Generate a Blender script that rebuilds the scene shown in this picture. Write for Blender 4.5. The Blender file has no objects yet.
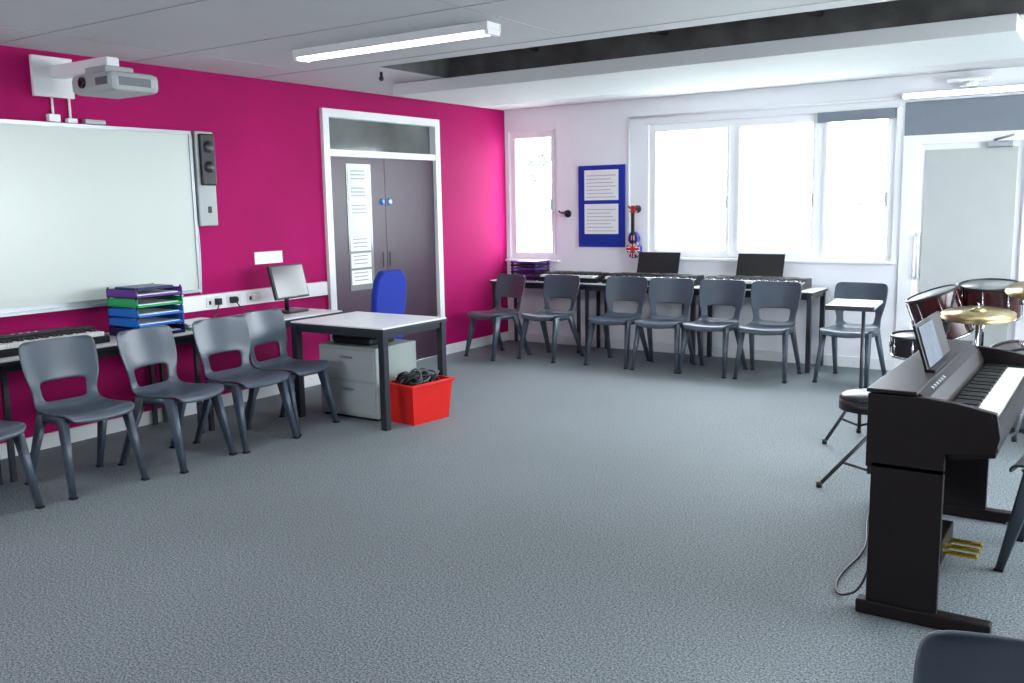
import bpy, bmesh, math, random
from mathutils import Matrix, Vector
random.seed(4)
S=bpy.context.scene
COL=S.collection
def lin(c):
    return tuple(((x/255)/12.92 if x/255<=.04045 else ((x/255+.055)/1.055)**2.4) for x in c)+(1,)
def mat(name,c,rough=.5,metal=0,emit=0,var=.06,vs=6,spec=.5,alpha=1,sheen=0,bump=0,bs=200):
    m=bpy.data.materials.new(name);m.use_nodes=True
    nt=m.node_tree;b=nt.nodes['Principled BSDF'];L=lin(c)
    b.inputs['Roughness'].default_value=rough;b.inputs['Metallic'].default_value=metal
    b.inputs['Specular IOR Level'].default_value=spec
    tc=nt.nodes.new('ShaderNodeTexCoord')
    if var>0:
        n=nt.nodes.new('ShaderNodeTexNoise');n.inputs['Scale'].default_value=vs;n.inputs['Detail'].default_value=4
        nt.links.new(tc.outputs['Object'],n.inputs['Vector'])
        r=nt.nodes.new('ShaderNodeValToRGB');e=r.color_ramp.elements
        e[0].position=.3;e[1].position=.7
        e[0].color=tuple(x*(1-var) for x in L[:3])+(1,);e[1].color=tuple(min(1,x*(1+var)) for x in L[:3])+(1,)
        nt.links.new(n.outputs['Fac'],r.inputs['Fac']);nt.links.new(r.outputs['Color'],b.inputs['Base Color'])
    else:b.inputs['Base Color'].default_value=L
    if emit>0:
        b.inputs['Emission Color'].default_value=L;b.inputs['Emission Strength'].default_value=emit
    if sheen:b.inputs['Sheen Weight'].default_value=sheen
    if bump>0:
        n2=nt.nodes.new('ShaderNodeTexNoise');n2.inputs['Scale'].default_value=bs
        nt.links.new(tc.outputs['Object'],n2.inputs['Vector'])
        bp=nt.nodes.new('ShaderNodeBump');bp.inputs['Strength'].default_value=bump;bp.inputs['Distance'].default_value=.003
        nt.links.new(n2.outputs['Fac'],bp.inputs['Height']);nt.links.new(bp.outputs['Normal'],b.inputs['Normal'])
    return m
TMP=bpy.data.meshes.new('tmp_part')
class B:
    # every part is built in s.bm, gets its material, then moves into s.main
    def __init__(s):s.bm=bmesh.new();s.main=bmesh.new();s.mats=[]
    def _m(s,mt,smooth=False):
        if mt not in s.mats:s.mats.append(mt)
        i=s.mats.index(mt)
        for f in s.bm.faces:f.material_index=i;f.smooth=smooth
        s.bm.to_mesh(TMP);s.main.from_mesh(TMP);s.bm.clear()
    def box(s,c,d,mt,rot=None,bev=0,sm=False):
        M=Matrix.Translation(c)
        if rot is not None:M=M@(rot if isinstance(rot,Matrix) else Matrix.Rotation(rot,4,'Z'))
        M=M@Matrix.Diagonal((d[0],d[1],d[2],1))
        r=bmesh.ops.create_cube(s.bm,size=1,matrix=M)
        if bev>0:
            bmesh.ops.bevel(s.bm,geom=s.bm.edges[:],offset=bev,segments=2,affect='EDGES',profile=.5)
        s._m(mt,sm)
    def bx(s,x0,x1,y0,y1,z0,z1,mt,bev=0):
        s.box(((x0+x1)/2,(y0+y1)/2,(z0+z1)/2),(abs(x1-x0),abs(y1-y0),abs(z1-z0)),mt,bev=bev)
    def cyl(s,a,b,r1,mt,r2=None,seg=16,caps=True):
        a=Vector(a);b=Vector(b);d=b-a
        M=Matrix.Translation((a+b)/2)@d.to_track_quat('Z','Y').to_matrix().to_4x4()
        bmesh.ops.create_cone(s.bm,cap_ends=caps,segments=seg,radius1=r1,radius2=r1 if r2 is None else r2,depth=d.length,matrix=M)
        s._m(mt,True)
    def sph(s,c,r,mt,sc=(1,1,1)):
        M=Matrix.Translation(c)@Matrix.Diagonal((sc[0],sc[1],sc[2],1))
        bmesh.ops.create_uvsphere(s.bm,u_segments=16,v_segments=10,radius=r,matrix=M);s._m(mt,True)
    def prism(s,pts,ax,a,b,mt,M=None,bev=0):
        def P(p,v):
            q={'x':(v,p[0],p[1]),'y':(p[0],v,p[1]),'z':(p[0],p[1],v)}[ax]
            q=Vector(q);return M@q if M else q
        va=[s.bm.verts.new(P(p,a)) for p in pts];vb=[s.bm.verts.new(P(p,b)) for p in pts]
        n=len(pts);fs=[s.bm.faces.new(va),s.bm.faces.new(vb[::-1])]
        for i in range(n):fs.append(s.bm.faces.new((va[i],vb[i],vb[(i+1)%n],va[(i+1)%n])))
        bmesh.ops.recalc_face_normals(s.bm,faces=fs)
        if bev>0:
            bmesh.ops.bevel(s.bm,geom=s.bm.edges[:],offset=bev,segments=2,affect='EDGES',profile=.5)
        s._m(mt)
    def ring(s,c,R,r,mt,ax='z',seg=32,M=None):
        vs=[]
        for i in range(seg):
            a=2*math.pi*i/seg;row=[]
            for j in range(8):
                b=2*math.pi*j/8;q=Vector(((R+r*math.cos(b))*math.cos(a),(R+r*math.cos(b))*math.sin(a),r*math.sin(b)))
                if M:q=M@q
                row.append(s.bm.verts.new(q+Vector(c)))
            vs.append(row)
        for i in range(seg):
            for j in range(8):
                s.bm.faces.new((vs[i][j],vs[(i+1)%seg][j],vs[(i+1)%seg][(j+1)%8],vs[i][(j+1)%8]))
        s._m(mt,True)
    def addmesh(s,me,mt,smooth=True):
        s.bm.from_mesh(me)
        s._m(mt,smooth)
    def mesh(s,name):
        me=bpy.data.meshes.new(name);s.main.to_mesh(me);s.main.free();s.bm.free()
        for m in s.mats:me.materials.append(m)
        return me
    def fin(s,name,loc=(0,0,0),rz=0):
        return place(s.mesh(name),name,loc,rz)
def place(me,name,loc=(0,0,0),rz=0,sc=1):
    o=bpy.data.objects.new(name,me);o.location=loc;o.rotation_euler=(0,0,rz);o.scale=(sc,)*3;COL.objects.link(o);return o
def cable(name,pts,r,mt):
    cu=bpy.data.curves.new(name,'CURVE');cu.dimensions='3D';cu.bevel_depth=r;cu.bevel_resolution=2
    sp=cu.splines.new('NURBS');sp.points.add(len(pts)-1)
    for i,p in enumerate(pts):sp.points[i].co=(*p,1)
    sp.use_endpoint_u=True;sp.order_u=3
    cu.materials.append(mt);o=bpy.data.objects.new(name,cu);COL.objects.link(o);return o

# ---------- materials
M_pink=mat('pink_paint',(166,4,92),.75,var=.08,vs=1.5,bump=.15,bs=120,spec=.2)
M_white=mat('white_wall_paint',(238,239,244),.6,var=.02,vs=2)
M_ceil=mat('ceiling_paint',(204,206,208),.7,var=.02,vs=1)
M_trim=mat('white_gloss_trim',(230,232,234),.35,var=.01)
M_frame=mat('upvc_frame',(244,245,247),.3,var=.01)
M_chair=mat('chair_plastic',(68,79,92),.34,var=.04,vs=12,bump=.08,bs=400)
M_black=mat('black_plastic',(20,21,25),.4,var=.05)
M_blk2=mat('dark_grey_metal',(38,42,50),.4,var=.05)
M_piano=mat('piano_dark_wood',(24,17,19),.45,var=.2,vs=10,spec=.25)
M_wkey=mat('white_keys',(235,235,230),.25,var=.01)
M_top=mat('white_laminate',(226,229,232),.35,var=.02)
M_edge=mat('dark_edge_band',(40,44,54),.5,var=.03)
M_board=mat('whiteboard_surface',(206,213,206),.28,var=.015,vs=1)
M_alu=mat('aluminium',(170,174,178),.35,.7,var=.02)
M_grey=mat('light_grey_plastic',(170,176,176),.45,var=.02)
M_dgrey=mat('mid_grey_plastic',(96,102,108),.45,var=.02)
M_door=mat('door_laminate',(64,44,60),.4,var=.08,vs=5)  # purple tint includes the pink wall's reflection, put into the colour
M_glassd=mat('transom_glass',(96,100,98),.12,var=.35,vs=2)  # opaque grey tone stands in for interior reflections in the glass
M_vis=mat('vision_panel_glass',(128,134,134),.15,var=.1,vs=3)
M_paper=mat('paper',(236,238,238),.7,var=.01)
M_text=mat('printed_grey',(150,155,160),.7,var=.2,vs=40)
M_score=mat('music_sheet',(96,102,112),.8,var=.15,vs=30,spec=.2)
M_blue=mat('blue_noticeboard',(8,36,160),.7,var=.06,vs=60)
M_bluef=mat('blue_fabric',(14,44,150),.85,var=.1,vs=80)
M_red=mat('red_plastic',(222,28,22),.35,var=.04)
M_purple=mat('purple_plastic',(90,30,140),.35,var=.03)
M_green=mat('green_plastic',(20,160,90),.35,var=.03)
M_cyan=mat('blue_plastic',(15,110,200),.35,var=.03)
M_navy=mat('navy_plastic',(15,30,90),.35,var=.03)
M_cab=mat('cabinet_grey',(158,168,162),.5,var=.02)
M_screen=mat('screen_black',(16,18,22),.15,var=0)
M_brass=mat('cymbal_brass',(176,160,118),.35,.85,var=.1,vs=20)
M_gold=mat('pedal_brass',(230,190,60),.25,.9,var=.02)
M_chrome=mat('chrome',(200,202,206),.15,1,var=0)
M_shell=mat('drum_shell_burgundy',(58,16,22),.25,var=.08)
M_head=mat('drum_head',(140,142,145),.4,var=.05)
M_slot=mat('galvanised_soffit',(100,100,100),.5,.3,var=.3,vs=5)
M_raft=mat('acoustic_raft',(222,226,228),.7,var=.015)
M_tube=mat('fluorescent_tube',(250,250,255),.4,emit=4,var=0)
M_strip=mat('strip_light',(245,250,255),.4,emit=5,var=0)
M_blind=mat('grey_blind',(124,131,142),.7,var=.03)
M_doorp=mat('exterior_door_panel',(186,190,188),.4,var=.02)
M_ukr=mat('uke_red',(200,20,30),.3,var=0);M_ukb=mat('uke_blue',(20,30,110),.3,var=0);M_ukw=mat('uke_white',(235,235,235),.3,var=0)
M_leaf=mat('foliage',(155,172,155),.9,var=.12,vs=2);M_ground=mat('neutral_pale_ground',(205,208,200),.9,var=.08)  # pale ground replaces grass so bounced light carries no green cast
M_wood=mat('pale_bark',(180,176,165),.9,var=.1,vs=20)
# carpet
M_carpet=bpy.data.materials.new('speckled_carpet');M_carpet.use_nodes=True
nt=M_carpet.node_tree;b=nt.nodes['Principled BSDF'];b.inputs['Roughness'].default_value=.75;b.inputs['Specular IOR Level'].default_value=.5
tc=nt.nodes.new('ShaderNodeTexCoord')
n=nt.nodes.new('ShaderNodeTexNoise');n.inputs['Scale'].default_value=115;n.inputs['Detail'].default_value=4;n.inputs['Roughness'].default_value=.9
nt.links.new(tc.outputs['Object'],n.inputs['Vector'])
r=nt.nodes.new('ShaderNodeValToRGB');e=r.color_ramp.elements;e[0].position=.41;e[0].color=lin((42,51,57));e[1].position=.60;e[1].color=lin((160,171,176))
nt.links.new(n.outputs['Fac'],r.inputs['Fac'])
n2=nt.nodes.new('ShaderNodeTexNoise');n2.inputs['Scale'].default_value=.8;nt.links.new(tc.outputs['Object'],n2.inputs['Vector'])
r2=nt.nodes.new('ShaderNodeValToRGB');e=r2.color_ramp.elements;e[0].position=.3;e[0].color=(.88,.88,.88,1);e[1].position=.7;e[1].color=(1,1,1,1);nt.links.new(n2.outputs['Fac'],r2.inputs['Fac'])
mx=nt.nodes.new('ShaderNodeMix');mx.data_type='RGBA';mx.blend_type='MULTIPLY';mx.inputs['Factor'].default_value=1
nt.links.new(r.outputs['Color'],mx.inputs[6]);nt.links.new(r2.outputs['Color'],mx.inputs[7]);nt.links.new(mx.outputs[2],b.inputs['Base Color'])

# ---------- room shell
H=2.626;XR=7.8;YR=-10.9
def wall(name,mt,ax,pos,th,u0,u1,z0,z1,holes):
    w=B();us=sorted({u0,u1}|{h[0] for h in holes}|{h[1] for h in holes})
    for a,c in zip(us,us[1:]):
        hs=sorted([(h[2],h[3]) for h in holes if h[0]<=a+1e-6 and h[1]>=c-1e-6]);z=z0
        segs=[]
        for h in hs:
            if h[0]>z:segs.append((z,h[0]))
            z=h[1]
        if z<z1:segs.append((z,z1))
        for q in segs:
            if ax=='x':w.bx(min(pos,pos+th),max(pos,pos+th),a,c,q[0],q[1],mt)
            else:w.bx(a,c,min(pos,pos+th),max(pos,pos+th),q[0],q[1],mt)
    return w.fin(name)
DL=(-2.90,-1.24,0,2.443)
wall('wall_left',M_pink,'x',0,-.2,YR,.25,0,3.1,[DL])
wall('wall_back',M_white,'y',0,.25,0,XR,0,3.1,[(.05,.68,.95,2.38),(1.79,4.21,1.0,2.36),(4.28,5.36,0,2.40)])
wall('wall_right',M_white,'x',XR,.2,YR,.25,0,3.1,[(-5.2,-1.0,1.0,2.3)])  # out-of-view opening added to let sky light fill the room
wall('wall_rear',M_white,'y',YR,-.2,-.2,XR+.2,0,3.1,[(1.2,2.8,1.3,2.3)])  # opening behind the camera, added so the sky gives fill light
w=B();w.bx(-.2,XR+.2,YR-.2,.25,-.1,0,M_carpet);w.fin('floor')
w=B()
sx0,sx1,sy0,sy1=1.15,5.9,-3.42,-2.5
w.bx(-.2,XR+.2,YR-.2,sy0,H,H+.1,M_ceil);w.bx(-.2,XR+.2,sy1,.25,H,H+.1,M_ceil)
w.bx(-.2,sx0,sy0,sy1,H,H+.1,M_ceil);w.bx(sx1,XR+.2,sy0,sy1,H,H+.1,M_ceil)
w.bx(-.2,XR+.2,YR-.2,.25,3.1,3.2,M_slot)  # unseen roof slab added to stop light leaking in from above
w.fin('ceiling')
w=B();e_=.003
w.bx(sx0,sx1,sy0,sy0+.02,H+e_,3.1,M_slot);w.bx(sx0,sx1,sy1-.02,sy1,H+e_,3.1,M_slot)
w.bx(sx0,sx0+.02,sy0+.02,sy1-.02,H+e_,3.1,M_slot);w.bx(sx1-.02,sx1,sy0+.02,sy1-.02,H+e_,3.1,M_slot)
w.bx(sx0+.02,sx1-.02,sy0+.02,sy1-.02,2.80,2.82,M_slot)
for x in (2.0,3.1,4.2,5.3):w.bx(x,x+.04,sy0+.02,sy1-.02,2.76,2.80,M_blk2)
w.cyl((sx0+.02,-3.0,2.74),(sx1-.02,-3.0,2.74),.02,M_alu)
w.fin('ceiling_recess')
w=B();w.bx(.63,5.38,-2.63,-1.4,2.52,2.62,M_raft,bev=.004)
w.fin('ceiling_raft')
w=B()
for y in(-6.9,-5.7,-4.75,-3.62):w.bx(.02,XR,y,y+.010,H-.003,H+.001,M_grey)
for x in(.6,2.95,5.4):w.bx(x,x+.008,YR,-3.63,H-.003,H+.001,M_grey)
w.fin('trim_1')
w=B();w.bx(0,.02,-1.24,0,0,.1,M_trim);w.bx(0,.02,YR,-2.9,0,.1,M_trim);w.fin('baseboard_left')
w=B();w.bx(.02,4.28,-.02,0,0,.1,M_trim);w.bx(5.36,XR,-.02,0,0,.1,M_trim);w.fin('baseboard_back')

# windows
def window(name,x0,x1,z0,z1,mull,blind=None):
    w=B();y0,y1=.03,.10;f=.05
    w.bx(x0,x0+f,y0,y1,z0,z1,M_frame);w.bx(x1-f,x1,y0,y1,z0,z1,M_frame)
    w.bx(x0+f,x1-f,y0,y1,z1-f,z1,M_frame);w.bx(x0+f,x1-f,y0,y1,z0,z0+f,M_frame)
    for m in mull:w.bx(m-.04,m+.04,y0,y1,z0+f,z1-f,M_frame)
    w.bx(x0-.04,x1+.04,-.05,.028,z0-.025,z0,M_frame,.004)
    xs=[x0]+mull+[x1]
    for a,c in zip(xs,xs[1:]):
        a_=a+(.05 if a==x0 else .04);c_=c-(.05 if c==x1 else .04);p=z0+f;q=z1-f;s=.028
        w.bx(a_,a_+s,y0-.012,y1-.01,p,q,M_frame);w.bx(c_-s,c_,y0-.012,y1-.01,p,q,M_frame)
        w.bx(a_+s,c_-s,y0-.012,y1-.01,p,p+s,M_frame);w.bx(a_+s,c_-s,y0-.012,y1-.01,q-s,q,M_frame)
        w.bx(c_-.022,c_-.008,y0-.04,y0-.013,1.5,1.62,M_grey)
    if blind:w.bx(blind[0],blind[1],-.03,.01,z1-.09,z1-.0,M_blind)
    return w.fin(name)
window('window_1',.05,.68,.95,2.38,[])
window('window_2',1.79,4.21,1.0,2.36,[2.70,3.54],(3.52,4.2))
w=B()
w.cyl((1.58,-.02,1.0),(1.58,-.02,2.44),.012,M_trim);w.cyl((1.58,-.02,2.44),(4.25,-.02,2.44),.012,M_trim)
w.bx(1.74,4.25,-.015,0,2.365,2.39,M_trim)
w.fin('trim_2')
# back door
w=B()
w.bx(4.28,4.40,-.02,.1,0,2.03,M_frame);w.bx(5.24,5.36,-.02,.1,0,2.03,M_frame);w.bx(4.28,5.36,-.021,.1,2.03,2.09,M_frame)
w.bx(4.40,5.24,.02,.07,0,2.03,M_frame);w.bx(4.46,5.18,.005,.03,.15,1.98,M_doorp,.003)
w.bx(4.28,5.36,-.01,.06,2.11,2.40,M_blind)
w.bx(4.28,5.36,-.03,.05,2.09,2.11,M_frame)
w.cyl((4.44,-.05,.86),(4.44,-.05,1.24),.013,M_frame);w.cyl((4.44,-.05,.86),(4.44,.02,.86),.013,M_frame);w.cyl((4.44,-.05,1.24),(4.44,.02,1.24),.013,M_frame)
w.bx(4.95,5.15,-.05,.02,1.98,2.025,M_alu,.005);w.cyl((5.0,-.03,2.04),(5.15,-.12,2.07),.01,M_alu)
w.fin('door_2')
w=B();w.bx(4.26,5.9,-.09,-.01,2.42,2.47,M_frame,.004);w.bx(4.28,5.88,-.1,-.09,2.425,2.465,M_strip);w.fin('strip_light')
w=B();w.bx(4.62,4.95,-.12,0,2.53,2.56,M_frame,.005);w.bx(4.72,4.85,-.1,0,2.49,2.53,M_frame,.005);w.cyl((4.78,-.1,2.51),(4.78,-.16,2.49),.02,M_frame);w.fin('wall_bracket')

# left door
w=B();y0,y1=-2.90,-1.24
w.bx(-.1,.035,y0,y0+.075,0,2.443,M_trim);w.bx(-.1,.035,y1-.075,y1,0,2.443,M_trim)
w.bx(-.1,.035,y0+.075,y1-.075,2.37,2.443,M_trim);w.bx(-.1,.03,y0+.075,y1-.075,2.03,2.09,M_trim)
w.bx(-.06,-.04,y0+.075,y1-.075,2.09,2.37,M_glassd)
ym=(y0+y1)/2
w.bx(-.05,-.005,y0+.08,ym-.003,.01,2.03,M_door);w.bx(-.05,-.005,ym+.003,y1-.08,.01,2.03,M_door)
w.bx(-.01,.0,-2.60,-2.27,.80,1.97,M_vis)
zz=1.93
for i in range(7):
    hgt=.135
    if i!=3:
        w.bx(0,.003,-2.58,-2.31,zz-hgt,zz,M_paper)
        for k in range(3):w.bx(.003,.004,-2.55,-2.36,zz-.03-k*.035,zz-.02-k*.035,M_text)
    zz-=.157
for yy in(ym-.05,ym+.05):
    w.bx(-.004,.002,yy-.015,yy+.015,1.0,1.14,M_blk2)
w.cyl((-.004,ym+.06,1.62),(.002,ym+.06,1.62),.035,M_cyan);w.cyl((-.004,ym-.05,1.62),(.002,ym-.05,1.62),.03,M_cyan)
w.cyl((.0,ym+.06,1.62),(.004,ym+.06,1.62),.02,M_paper)
w.fin('door_1')
# whiteboard
w=B();w.bx(.005,.035,-6.75,-4.32,.97,2.14,M_board);
w.bx(0.001,.045,-6.77,-4.30,2.14,2.165,M_alu);w.bx(0.001,.045,-6.77,-4.30,.945,.97,M_alu);w.bx(0.001,.045,-4.32,-4.295,.97,2.14,M_alu);w.bx(0.001,.045,-6.77,-6.75,.97,2.14,M_alu)
w.bx(0.001,.09,-6.5,-4.5,.925,.945,M_alu)
w.fin('whiteboard')
w=B();w.bx(0,.05,-4.27,-4.10,1.45,2.17,M_grey,.01);w.bx(.05,.085,-4.245,-4.115,1.76,2.15,M_black,.01)
w.cyl((.083,-4.18,2.05),(.09,-4.18,2.05),.045,M_blk2);w.cyl((.083,-4.18,1.9),(.09,-4.18,1.9),.045,M_blk2);w.bx(.05,.055,-4.19,-4.16,1.55,1.6,M_black)
w.fin('wall_speaker')
cable('speaker_cable',[(.02,-4.285,2.1),(.02,-4.285,1.5),(.015,-4.26,1.3),(.015,-4.28,.93)],.006,M_alu)
# projector
w=B();w.bx(0,.03,-5.48,-5.2,2.33,2.59,M_frame,.005);w.bx(.03,.66,-5.36,-5.27,2.45,2.53,M_frame,.01)
w.bx(.42,.86,-5.47,-5.13,2.30,2.42,M_grey,.035);w.bx(.48,.70,-5.4,-5.2,2.42,2.47,M_grey,.01)
w.cyl((.56,-5.465,2.365),(.56,-5.48,2.365),.035,M_screen);w.bx(.70,.863,-5.42,-5.2,2.335,2.385,M_dgrey);w.bx(.70,.82,-5.474,-5.465,2.34,2.385,M_dgrey)
w.fin('short_throw_projector')
w=B();w.bx(0,.04,-5.4,-5.32,2.17,2.22,M_frame,.004);w.bx(0,.04,-5.27,-5.2,2.17,2.2,M_frame,.004);w.bx(0,.05,-5.15,-5.0,2.17,2.2,M_grey,.004);w.cyl((.02,-5.36,2.2),(.02,-5.36,2.329),.008,M_frame);w.cyl((.02,-5.24,2.2),(.02,-5.24,2.329),.008,M_frame);w.fin('junction_box')
# dado trunking
w=B();w.bx(0,.05,-5.0,-2.95,.8,.92,M_frame,.005)
for y in(-4.2,-4.0,-3.8,-3.5):
    w.bx(.05,.056,y-.07,y+.07,.82,.9,M_trim,.002)
    for q in(-.035,.035):w.bx(.056,.058,y+q-.01,y+q+.01,.84,.87,M_black)
w.box((.075,-4.02,.86),(.04,.05,.05),M_black);w.box((.075,-3.8,.86),(.04,.05,.05),M_frame);w.box((.075,-4.17,.86),(.04,.04,.05),M_black)
w.fin('dado_trunking')
cable('power_cable',[(.09,-4.02,.86),(.14,-4.0,.78),(.12,-3.9,.76),(.2,-3.8,.745)],.005,M_black)
cable('power_cable',[(.09,-4.17,.86),(.14,-4.25,.76),(.2,-4.35,.745),(.3,-4.4,.74)],.005,M_black)
w=B();w.bx(0,.004,-3.72,-3.42,1.12,1.22,M_paper);w.fin('wall_notice')

# noticeboard
w=B();w.bx(.97,1.53,-.025,-.001,1.10,1.97,M_blue,.004)
w.bx(1.0,1.5,-.028,-.024,1.13,1.94,M_bluef)
for z0,z1 in((1.6,1.92),(1.24,1.56)):
    w.bx(1.05,1.46,-.032,-.028,z0,z1,M_paper)
    for k in range(7):w.bx(1.08,1.43-.03*(k%3),-.033,-.032,z0+.03+k*.038,z0+.036+k*.038,M_text)
w.fin('noticeboard')
def hanger(x,z):
    w=B();w.cyl((x,0,z),(x,-.02,z),.04,M_black);w.cyl((x,-.02,z),(x,-.09,z+.01),.01,M_black)
    w.cyl((x-.04,-.09,z+.01),(x+.04,-.09,z+.01),.01,M_black);w.cyl((x-.04,-.09,z+.01),(x-.045,-.13,z+.03),.009,M_black);w.cyl((x+.04,-.09,z+.01),(x+.045,-.13,z+.03),.009,M_black);w.fin('guitar_hanger')
hanger(.83,1.46);hanger(1.675,1.5)
# ukulele
w=B();pts=[]
for i in range(36):
    a=2*math.pi*i/36;z=math.cos(a);x=math.sin(a)
    rad=.085 if z<0 else .068
    xx=x*rad*(1-.28*math.exp(-((z-.15)/.22)**2));pts.append((xx,z*.13))
w.prism(pts,'y',-.03,.03,M_ukb,bev=.004)
w.box((0,-.032,-.01),(.036,.004,.22),M_ukw);w.box((0,-.032,-.04),(.15,.0036,.042),M_ukw)
for s in(1,-1):
    w.box((0,-.031,-.04),(.026,.004,.17),M_ukw,rot=Matrix.Rotation(s*.8,4,'Y'))
    w.box((0,-.0325,-.04),(.010,.004,.16),M_ukr,rot=Matrix.Rotation(s*.8,4,'Y'))
w.box((0,-.035,-.01),(.022,.004,.22),M_ukr);w.box((0,-.035,-.04),(.15,.0036,.024),M_ukr)
w.cyl((0,-.034,.03),(0,-.039,.03),.022,M_black)
w.box((0,-.03,.2),(.032,.02,.22),M_black);w.box((0,-.025,.34),(.05,.015,.075),M_ukr,bev=.004)
for s in(1,-1):
    for z in(.32,.355):w.cyl((s*.025,-.025,z),(s*.045,-.025,z),.006,M_chrome)
w.box((0,-.04,-.07),(.05,.008,.012),M_black)
o=w.fin('ukulele',(1.665,-.07,1.13));o.scale=(1.0,1,1.08)

# ---------- chair mesh
def chair_mesh():
    prof=[(.225,.395),(.222,.425),(.19,.445),(.08,.437),(-.05,.43),(-.13,.438),(-.175,.475),(-.195,.53),(-.207,.585),(-.222,.65),(-.243,.73),(-.258,.79),(-.264,.815),(-.266,.822)]
    wid=[.17,.195,.21,.215,.21,.20,.19,.19,.208,.222,.228,.225,.212,.18]
    ss=[-1,-.88,-.68,-.35,0,.35,.68,.88,1];cols=9;bm=bmesh.new();g=[]
    for i,((y,z),hw) in enumerate(zip(prof,wid)):
        row=[]
        for s in ss:
            yy=y;zz=z
            if i<=5:zz+=.016*s*s-(.004 if i>2 else 0)
            if i>=6:yy+=.045*s*s*min(1,(i-5)/3)
            row.append(bm.verts.new((s*hw,yy,zz)))
        g.append(row)
    for i in range(len(prof)-1):
        for j in range(cols-1):
            if i in(6,7) and 2<=j<=5:continue
            bm.faces.new((g[i][j],g[i][j+1],g[i+1][j+1],g[i+1][j]))
    me=bpy.data.meshes.new('shell');bm.to_mesh(me);bm.free()
    o=bpy.data.objects.new('tmp_shell',me);COL.objects.link(o)
    m=o.modifiers.new('s','SOLIDIFY');m.thickness=.013;m.offset=0
    m=o.modifiers.new('b','SUBSURF');m.levels=2;m.render_levels=2
    dg=bpy.context.evaluated_depsgraph_get();me2=bpy.data.meshes.new_from_object(o.evaluated_get(dg))
    bpy.data.objects.remove(o)
    w=B();w.addmesh(me2,M_chair)
    def leg(a,b,wa,wb,da,db):
        a=Vector(a);b=Vector(b);vs=[]
        for p,wx,dy in((a,wa,da),(b,wb,db)):
            for sx,sy in((-1,-1),(1,-1),(1,1),(-1,1)):vs.append(w.bm.verts.new(p+Vector((sx*wx,sy*dy,0))))
        fs=[w.bm.faces.new(vs[:4]),w.bm.faces.new(vs[4:])]
        for i in range(4):fs.append(w.bm.faces.new((vs[i],vs[(i+1)%4],vs[4+(i+1)%4],vs[4+i])))
        bmesh.ops.recalc_face_normals(w.bm,faces=fs)
        bmesh.ops.bevel(w.bm,geom=list({e for f in fs for e in f.edges if abs((e.verts[0].co-e.verts[1].co).z)>.1}),offset=.007,segments=2,affect='EDGES',profile=.5)
        w._m(M_chair,True)
    for s in(1,-1):
        leg((s*.185,.135,.435),(s*.215,.235,0),.019,.015,.036,.016)
        leg((s*.18,-.09,.435),(s*.215,-.26,0),.019,.015,.036,.016)
        leg((s*.186,.02,.437),(s*.186,.02,.395),.014,.012,.16,.12)
        for y in(.235,-.26):w.box((s*.215,y,.006),(.034,.036,.012),M_black)
    w.box((0,.13,.41),(.36,.014,.03),M_chair);w.box((0,-.08,.41),(.35,.014,.03),M_chair)
    return w.mesh('school_chair')
CH=chair_mesh()
def chair(x,y,deg,sc=1.02):place(CH,'school_chair',(x,y,0),math.radians(deg),sc)
# facing +x => -90 ; facing -y => 180
chair(.98,-6.56,-88);chair(1.0,-5.92,-93);chair(1.06,-5.33,-80);chair(1.06,-4.78,-90);chair(1.0,-4.33,-82)
chair(.54,-1.02,165);chair(1.10,-.86,174);chair(1.86,-.84,180);chair(2.36,-.85,184);chair(2.85,-.84,178);chair(3.37,-.83,182);chair(4.05,-.68,175)
chair(5.99,-7.46,182);chair(5.90,-4.45,85);chair(5.62,-.75,165)

# ---------- tables
def table(name,x0,x1,y0,y1,z,leg=.03,rail=True,mt=M_top):
    w=B();w.bx(x0,x1,y0,y1,z-.022,z,mt,.003);w.bx(x0-.004,x1+.004,y0-.004,y1+.004,z-.03,z-.010,M_edge)
    i=.03
    for x in(x0+i,x1-i):
        for y in(y0+i,y1-i):w.bx(x-leg/2,x+leg/2,y-leg/2,y+leg/2,0,z-.03,M_blk2)
    if rail:
        for y in(y0+i,y1-i):w.bx(x0+i,x1-i,y-.012,y+.012,z-.075,z-.03,M_blk2)
        for x in(x0+i,x1-i):w.bx(x-.0125,x+.0125,y0+i,y1-i,z-.074,z-.03,M_blk2)
    return w.fin(name)
TZ=.745
table('table',.12,1.26,-.52,-.03,TZ);table('table',1.3,2.44,-.52,-.03,TZ);table('table',2.48,3.66,-.52,-.03,TZ,.04)
table('side_table',.03,.62,-7.7,-6.2,.73);table('side_table',.03,.62,-6.17,-4.77,.73);table('side_table',.03,.62,-4.74,-3.36,.73)
table('teacher_desk',.8,1.72,-4.10,-3.38,.735,.05)
# keyboards
def kb_mesh(L,D,n,rest,name,dark=M_black):
    w=B();w.prism([(-D/2,.0),(D/2,.0),(D/2,.09),(0,.095),(-D*.08,.065),(-D/2,.045)],'x',-L/2,L/2,dark,bev=.004)
    kw=(L-.08)/n
    for i in range(n):
        x=-L/2+.04+kw*(i+.5);w.box((x,-D*.31,.062),(kw*.94,D*.40,.026),M_wkey)
        if i%7 in(0,1,3,4,5):w.box((x+kw/2,-D*.22,.080),(kw*.45,D*.22,.014),M_black)
    w.box((0,D*.25,.097),(L*.8,D*.2,.004),M_blk2)
    w.box((0,D*.2,.1),(.07,.04,.003),M_grey)
    for i in range(8):
        w.box((-.28+i*.05+(.2 if i>3 else 0),D*.2,.1),(.02,.012,.005),M_grey)
    if rest:
        R=Matrix.Rotation(-.3,4,'X')
        w.box((0,D*.42,.20),(.46,.006,.23),M_black,rot=R);
        for k in range(7):w.box((0,D*.42-.022+.0075*k,.125+.024*k),(.40,.006,.004),M_dgrey,rot=R)
    return w.mesh(name)
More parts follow.
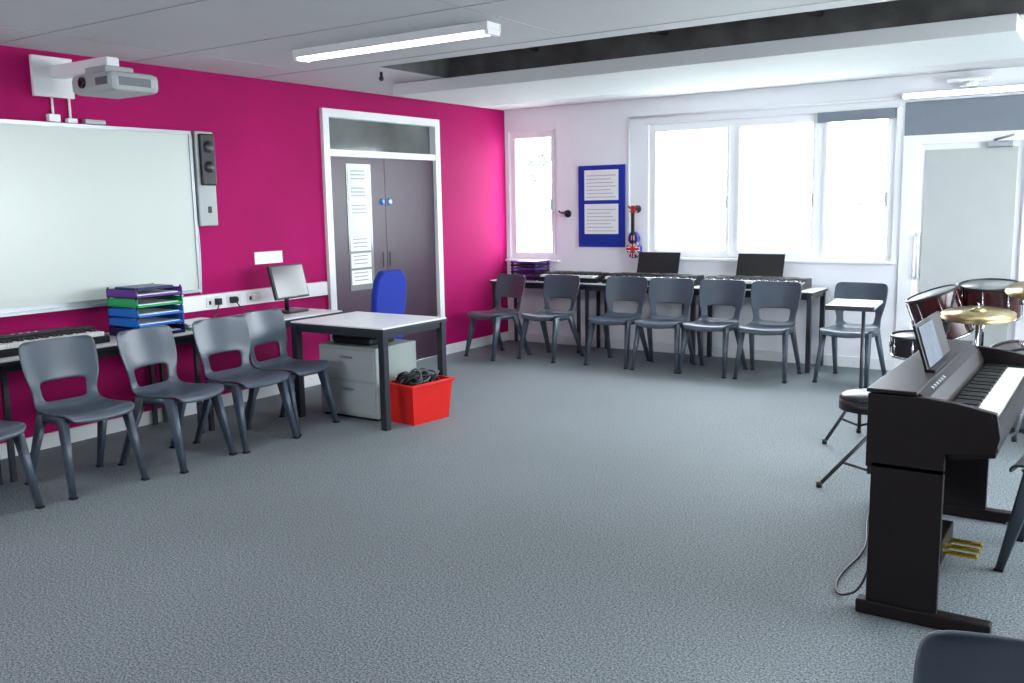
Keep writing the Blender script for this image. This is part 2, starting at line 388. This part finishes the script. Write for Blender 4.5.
K1=kb_mesh(.98,.34,36,True,'electronic_keyboard',M_black);K2=kb_mesh(.72,.30,36,False,'electronic_keyboard_b',M_black)
place(K1,'electronic_keyboard',(1.98,-.29,TZ+.002),0);place(K1,'electronic_keyboard',(3.05,-.29,TZ+.002),0);place(K2,'electronic_keyboard',(1.06,-.30,TZ+.002),0)
place(kb_mesh(1.25,.34,52,False,'kbl'),'electronic_keyboard',(.34,-6.02,.732),math.radians(90))
w=B()
for i in range(6):w.box((0,0,.017+i*.036),(.33,.3,.024),[M_black,M_purple][i%2],bev=.004)
for sx in(-.15,.15):
    for sy in(-.13,.13):w.bx(sx-.01,sx+.01,sy-.01,sy+.01,0,.2,M_black)
w.fin('stacked_storage_trays',(.50,-.28,TZ+.002))
# tray stack
w=B()
def tray(z,mt):
    x0,x1,y0,y1=.20,.54,-5.2,-4.84
    w.bx(x0,x1,y0,y1,z,z+.006,mt);w.bx(x0,x0+.006,y0,y1,z,z+.055,mt)
    w.bx(x0,x1,y0,y0+.006,z,z+.055,mt);w.bx(x0,x1,y1-.006,y1,z,z+.055,mt);w.bx(x1-.006,x1,y0,y1,z,z+.02,mt)
    w.bx(x0+.01,x1-.02,y0+.02,y1-.02,z+.007,z+.025,M_paper)
    for x in(x0+.01,x1-.02):
        for y in(y0,y1-.01):w.bx(x,x+.01,y,y+.01,z+.05,z+.068,M_black)
for k,m in enumerate([M_navy,M_cyan,M_cyan,M_green,M_purple]):tray(.732+k*.066,m)
w.box((.37,-5.02,1.055),(.26,.28,.02),M_navy,bev=.004)
w.fin('letter_tray_stack')
w=B()
for k in range(7):w.box((.33+.01*(k%3),-4.6,.735+k*.006),(.22,.3,.005),[M_paper,M_green,M_paper][k%3],rot=.06*((k%4)-1.5))
w.fin('paper_stack')
w=B();w.box((.42,-4.08,.742),(.14,.4,.02),M_black,bev=.004)
for r_ in range(4):
    for c_ in range(13):w.box((.38+r_*.027,-4.26+c_*.029,.754),(.022,.024,.006),M_blk2)
w.fin('computer_keyboard')
w=B();w.box((0,0,.01),(.2,.24,.02),M_black,bev=.006);w.cyl((-.03,0,.02),(-.03,0,.2),.018,M_black)
R=Matrix.Rotation(-.25,4,'Y');w.box((0,0,.25),(.03,.40,.28),M_black,rot=R,bev=.006);w.box((.016,0,.255),(.004,.37,.25),M_screen,rot=R)
w.fin('computer_monitor',(.30,-3.64,.732),math.radians(6))
# cabinet
w=B();w.bx(.90,1.48,-3.92,-3.46,.02,.55,M_cab,.006);w.bx(.92,1.46,-3.927,-3.921,.05,.28,M_grey);w.bx(.92,1.46,-3.927,-3.921,.3,.52,M_grey)
w.bx(1.13,1.25,-3.935,-3.927,.46,.475,M_alu);w.bx(1.13,1.25,-3.935,-3.927,.22,.235,M_alu);w.bx(.92,1.46,-3.9,-3.48,0,.02,M_black);w.fin('storage_cabinet')
w=B();w.box((1.18,-3.72,.58),(.4,.28,.055),M_black,bev=.02);w.box((1.28,-3.7,.625),(.22,.2,.035),M_blk2,rot=.3,bev=.012);w.fin('laptop_bag')
# red crate
w=B();ww,dd,hh=.30,.42,.30
def fr(s,z):return[(-ww/2*s,-dd/2*s,z),(ww/2*s,-dd/2*s,z),(ww/2*s,dd/2*s,z),(-ww/2*s,dd/2*s,z)]
rings=[fr(.86,0),fr(1,hh),fr(.96,hh),fr(.83,.012)]
vv=[[w.bm.verts.new(p) for p in q] for q in rings]
for a,c in zip(vv,vv[1:]):
    for i in range(4):w.bm.faces.new((a[i],a[(i+1)%4],c[(i+1)%4],c[i]))
w.bm.faces.new(vv[0][::-1]);w.bm.faces.new(vv[3]);w._m(M_red)
for s in(1,-1):
    w.box((s*ww/2,0,hh-.012),(.025,dd+.03,.024),M_red,bev=.005);w.box((0,s*dd/2,hh-.012),(ww+.03,.025,.024),M_red,bev=.005)
w.box((0,0,.14),(ww*.8,dd*.8,.24),M_black)
for k in range(34):
    w.ring((random.uniform(-.07,.07),random.uniform(-.13,.13),hh-.01+random.uniform(-.02,.055)),random.uniform(.035,.065),.008,[M_black,M_black,M_blk2,M_dgrey][k%4],seg=18,M=Matrix.Rotation(random.uniform(-1,1),4,'X')@Matrix.Rotation(random.uniform(-1,1),4,'Y'))
w.fin('red_crate',(1.675,-3.68,0),math.radians(-6))
# office chair
w=B()
for k in range(5):
    a=k*2*math.pi/5;w.cyl((0,0,.1),(.27*math.cos(a),.27*math.sin(a),.07),.022,M_black,.014);w.cyl((.27*math.cos(a)-.012,.27*math.sin(a),.03),(.27*math.cos(a)+.012,.27*math.sin(a),.03),.03,M_black)
w.cyl((0,0,.08),(0,0,.42),.025,M_black);w.box((0,0,.43),(.25,.2,.03),M_black)
w.box((0,.02,.48),(.46,.44,.08),M_bluef,bev=.03,sm=True)
pts=[(-.14,.58),(.14,.58),(.19,.66),(.2,.85),(.18,.98),(.12,1.05),(-.12,1.05),(-.18,.98),(-.2,.85),(-.19,.66)]
Mb=Matrix.Translation((0,-.22,.82))@Matrix.Rotation(.12,4,'X')@Matrix.Translation((0,0,-.82))
w.prism(pts,'y',-.035,.03,M_bluef,M=Mb,bev=.015)
w.box((0,-.24,.52),(.05,.02,.26),M_black)
for s in(1,-1):
    w.box((s*.27,.02,.68),(.05,.26,.025),M_black,bev=.008);w.cyl((s*.27,.0,.67),(s*.25,-.02,.46),.014,M_black);w.cyl((s*.25,-.02,.46),(s*.12,-.02,.43),.012,M_black)
w.fin('office_chair',(.64,-3.06,0),math.radians(92))

# ---------- digital piano
w=B();L=1.4
side=[(0,.58),(0,.86),(.20,.86),(.30,.85),(.43,.825),(.445,.74),(.43,.685),(.27,.66),(.27,.58)]
for y0,y1 in((0,.035),(L-.035,L)):
    w.prism(side,'y',y0,y1,M_piano,bev=.003)
    w.bx(.02,.27,y0,y1,.05,.60,M_piano,.003);w.bx(-.015,.45,y0-.012,y1+.012,0,.055,M_piano,.006)
w.prism([(0.002,.62),(0.002,.868),(.17,.868),(.20,.85),(.225,.80),(.235,.69),(.43,.69),(.43,.66),(.2,.62)],'y',.035,L-.035,M_piano)
w.bx(-.005,.17,-.005,L+.005,.865,.88,M_piano,.004)
w.bx(.415,.435,.035,L-.035,.68,.765,M_piano)
n=52;kw=(L-.14)/n
for i in range(n):
    y=.07+kw*(i+.5);w.box((.325,y,.765),(.17,kw*.93,.02),M_wkey)
    if i%7 in(0,1,3,4,5):w.box((.288,y+kw/2,.78),(.09,kw*.45,.018),M_black)
w.bx(.235,.415,.035,.07,.69,.78,M_piano);w.bx(.235,.415,L-.07,L-.035,.69,.78,M_piano);w.bx(.235,.415,.07,L-.07,.69,.755,M_black)
w.bx(.04,.06,.035,L-.035,.15,.62,M_piano)
w.bx(.06,.2,.55,.85,.04,.14,M_piano,.004);w.cyl((.13,.7,.14),(.13,.7,.62),.02,M_piano)
for q in(-.08,0,.08):w.box((.26,.7+q,.075),(.14,.035,.012),M_gold,bev=.004)
for q in range(6):w.box((.188,.2+q*.05,.862),(.012,.02,.006),M_grey,rot=Matrix.Rotation(.5,4,'Y'))
R=Matrix.Rotation(-.3,4,'Y')
w.box((.10,.70,.97),(.012,.55,.2),M_piano,rot=R,bev=.003);w.box((.109,.60,.975),(.004,.30,.17),M_score,rot=R);w.box((.14,.7,.885),(.04,.55,.012),M_piano)
w.fin('digital_piano',(5.24,-5.36,0))
cable('piano_cable',[(5.26,-5.2,.3),(5.24,-5.22,.05),(5.14,-5.3,.006),(5.08,-5.1,.006),(5.12,-4.7,.006),(5.02,-4.3,.006),(4.98,-4.0,.006)],.005,M_black)
cable('floor_cable',[(5.6,-4.0,.006),(5.75,-4.15,.006),(5.95,-4.05,.006),(6.3,-4.3,.006)],.005,M_grey)

def tripod(w,c,top,rad,zj,mt,a0=.4):
    for k in range(3):
        a=a0+k*2*math.pi/3;f=(c[0]+rad*math.cos(a),c[1]+rad*math.sin(a),.012)
        w.cyl((c[0],c[1],zj),f,.011,mt);w.cyl((f[0],f[1],0),(f[0],f[1],.03),.016,M_black)
        m=(c[0]+rad*.55*math.cos(a),c[1]+rad*.55*math.sin(a),zj*.45+.005);w.cyl((c[0],c[1],zj*.3),m,.008,mt)
    w.cyl((c[0],c[1],zj*.25),(c[0],c[1],top),.012,mt)
w=B();tripod(w,(0,0),.45,.27,.3,M_blk2,3.7);w.cyl((0,0,.44),(0,0,.5),.17,M_black,.17,seg=32);w.cyl((0,0,.5),(0,0,.52),.17,M_black,.15,seg=32);w.fin('drum_throne',(4.90,-3.72,0))
w=B();tripod(w,(0,0),.88,.24,.35,M_blk2,3.9);w.box((-.06,0,.9),(.30,.24,.018),M_grey,rot=Matrix.Rotation(.10,4,'X'),bev=.004);w.box((-.06,-.12,.886),(.30,.02,.03),M_blk2);w.fin('practice_pad_stand',(4.62,-2.76,0))
# drum kit
w=B()
def drum(c,r,h,tilt=0,az=0,mt=M_shell):
    Rm=Matrix.Rotation(az,4,'Z')@Matrix.Rotation(tilt,4,'X');u=Rm@Vector((0,0,1));c=Vector(c)
    a=c-u*h/2;b_=c+u*h/2
    w.cyl(a,b_,r,mt,seg=36,caps=False);w.cyl(b_-u*.004,b_-u*.001,r*.99,M_head,seg=36);w.cyl(a+u*.001,a+u*.004,r*.99,M_head,seg=36)
    w.ring(b_,r+.004,.009,M_black,seg=36,M=Rm);w.ring(a,r+.004,.009,M_chrome,seg=36,M=Rm)
    for k in range(8):
        an=k*math.pi/4;p=Rm@Vector(((r+.012)*math.cos(an),(r+.012)*math.sin(an),0));w.cyl(c+p-u*h*.45,c+p+u*h*.45,.004,M_chrome,seg=6);w.cyl(c+p-u*.02,c+p+u*.02,.009,M_chrome,seg=8)
def cymbal(c,r,tilt=0,az=0):
    Rm=Matrix.Rotation(az,4,'Z')@Matrix.Rotation(tilt,4,'X');u=Rm@Vector((0,0,1));c=Vector(c)
    w.cyl(c-u*.02,c,r,M_brass,r*.25,seg=40);w.cyl(c,c+u*.02,r*.25,M_brass,r*.08,seg=24);w.cyl(c+u*.02,c+u*.05,.006,M_chrome)
drum((.55,.2,.30),.27,.38,math.pi/2,.25)
drum((.04,.12,.76),.17,.32,-.35,1.9)
drum((.33,.26,.86),.19,.22,.12,-.1)
drum((-.02,-.30,.60),.16,.13,.05,mt=M_black)
drum((.95,-.35,.46),.2,.36)
tripod(w,(-.02,-.30),.53,.25,.3,M_chrome,.3)
tripod(w,(.02,.25),.60,.25,.4,M_chrome,1.2)
w.cyl((.3,.2,.55),(.3,.2,.78),.014,M_chrome);w.cyl((.3,.2,.72),(.1,.12,.70),.012,M_chrome);w.cyl((.3,.2,.72),(.38,.28,.76),.012,M_chrome)
tripod(w,(.33,-.30),.86,.28,.5,M_chrome,.9);cymbal((.33,-.30,.85),.22,.12)
cymbal((.33,-.30,.83),.22,.12)
tripod(w,(.66,.05),1.0,.28,.5,M_chrome,.2);cymbal((.66,.05,.98),.22,.25)
w.box((.12,-.2,.72),(.06,.06,.07),M_black,bev=.01);w.cyl((.1,-.25,.4),(.15,-.05,.93),.008,M_blk2)
for s in(1,-1):w.cyl((.55+.2*s,-.0,.2),(.55+.33*s,-.1,.01),.01,M_chrome)
o=w.fin('drum_kit',(4.90,-2.05,0))

# lights
def batten(x0,x1,y):
    w=B();T=H-.001;w.bx(x0,x1,y-.06,y+.06,T-.04,T,M_frame,.005)
    for q in(-.035,.035):w.cyl((x0+.03,y+q,T-.053),(x1-.03,y+q,T-.053),.013,M_tube,seg=10)
    for x in(x0,x1-.03):w.bx(x,x+.03,y-.06,y+.06,T-.07,T-.04,M_frame)
    w.bx(x0,x1,y-.07,y-.062,T-.05,T,M_frame);w.bx(x0,x1,y+.062,y+.07,T-.05,T,M_frame)
    w.fin('fluorescent_light')
    l=bpy.data.lights.new('tube_lamp','AREA');l.shape='RECTANGLE';l.size=x1-x0-.1;l.size_y=.12;l.energy=LP;l.color=(.97,.99,1)
    o=bpy.data.objects.new('fluorescent_glow',l);o.location=((x0+x1)/2,y,H-.09);COL.objects.link(o)
LP=12
for x0,y in((1.25,-4.3),(4.6,-4.3),(1.25,-7.2),(4.6,-7.2)):batten(x0,x0+1.6,y)
w=B();w.cyl((1.0,-3.2,H-.001),(1.0,-3.2,H-.04),.012,M_black);w.sph((1.0,-3.2,H-.05),.02,M_black);w.fin('ceiling_hook')  # small black hook hanging from the ceiling

# outdoors
w=B();w.bx(-14,20,.3,30,-.3,-.2,M_ground);w.bx(XR+.25,40,-30,.29,-.3,-.2,M_ground);w.bx(-14,XR+.24,-40,YR-.25,-.3,-.2,M_ground);w.fin('neutral_ground')  # outdoor ground made neutral to keep its bounce light untinted
def tree(x,y,s):
    w=B();w.cyl((0,0,-.2),(0,0,2*s),.10*s,M_wood,.06*s)
    for k in range(60):
        c=(random.gauss(0,.8)*s,random.gauss(0,.6)*s,(2.2+random.gauss(0,.8))*s);w.sph(c,random.uniform(.08,.26)*s,M_leaf)
    for v in w.main.verts:
        if v.co.z>1*s:v.co+=Vector((random.uniform(-1,1),random.uniform(-1,1),random.uniform(-1,1)))*.06*s
    w.fin('garden_tree',(x,y,0))
tree(-5.0,9,1.0);tree(3.45,8.5,.8)
# world
W=bpy.data.worlds.new('sky');S.world=W;W.use_nodes=True
bg=W.node_tree.nodes['Background'];bg.inputs['Color'].default_value=(.85,.93,1.0,1);bg.inputs['Strength'].default_value=17
def portal(x,y,z,sx,sz,rot):
    l=bpy.data.lights.new('window_portal','AREA');l.shape='RECTANGLE';l.size=sx;l.size_y=sz;l.cycles.is_portal=True
    o=bpy.data.objects.new('window_portal',l);o.location=(x,y,z);o.rotation_euler=rot;COL.objects.link(o)
hp=math.pi/2
portal(.365,.2,1.66,.63,1.43,(-hp,0,0));portal(3.0,.2,1.68,2.42,1.36,(-hp,0,0))
portal(XR+.15,-3.1,1.65,4.2,1.3,(hp,0,hp))  # sampling guide for the added fill-light opening on the right
portal(2.0,YR-.15,1.8,1.6,1.0,(hp,0,0))  # sampling guide for the added fill-light opening at the rear
try:
    S.view_settings.view_transform='Standard';S.view_settings.look='None';S.view_settings.exposure=0.2
except Exception as ex:print(ex)
# camera
th,ph,ro=math.radians(33.878),math.radians(8.495),math.radians(-1.033)
F=Vector((-math.sin(th)*math.cos(ph),math.cos(th)*math.cos(ph),-math.sin(ph)));R0=Vector((math.cos(th),math.sin(th),0));U0=R0.cross(F)
R=R0*math.cos(ro)+U0*math.sin(ro);U=-R0*math.sin(ro)+U0*math.cos(ro)
cd=bpy.data.cameras.new('camera');cd.sensor_width=36;cd.sensor_fit='HORIZONTAL';cd.lens=922.7/1024*36;cd.clip_start=.05
co=bpy.data.objects.new('camera',cd);COL.objects.link(co)
Mx=Matrix.Identity(4)
for i in range(3):Mx[i][0]=R[i];Mx[i][1]=U[i];Mx[i][2]=-F[i]
Mx[0][3],Mx[1][3],Mx[2][3]=6.0184,-8.8905,1.58
co.matrix_world=Mx;S.camera=co
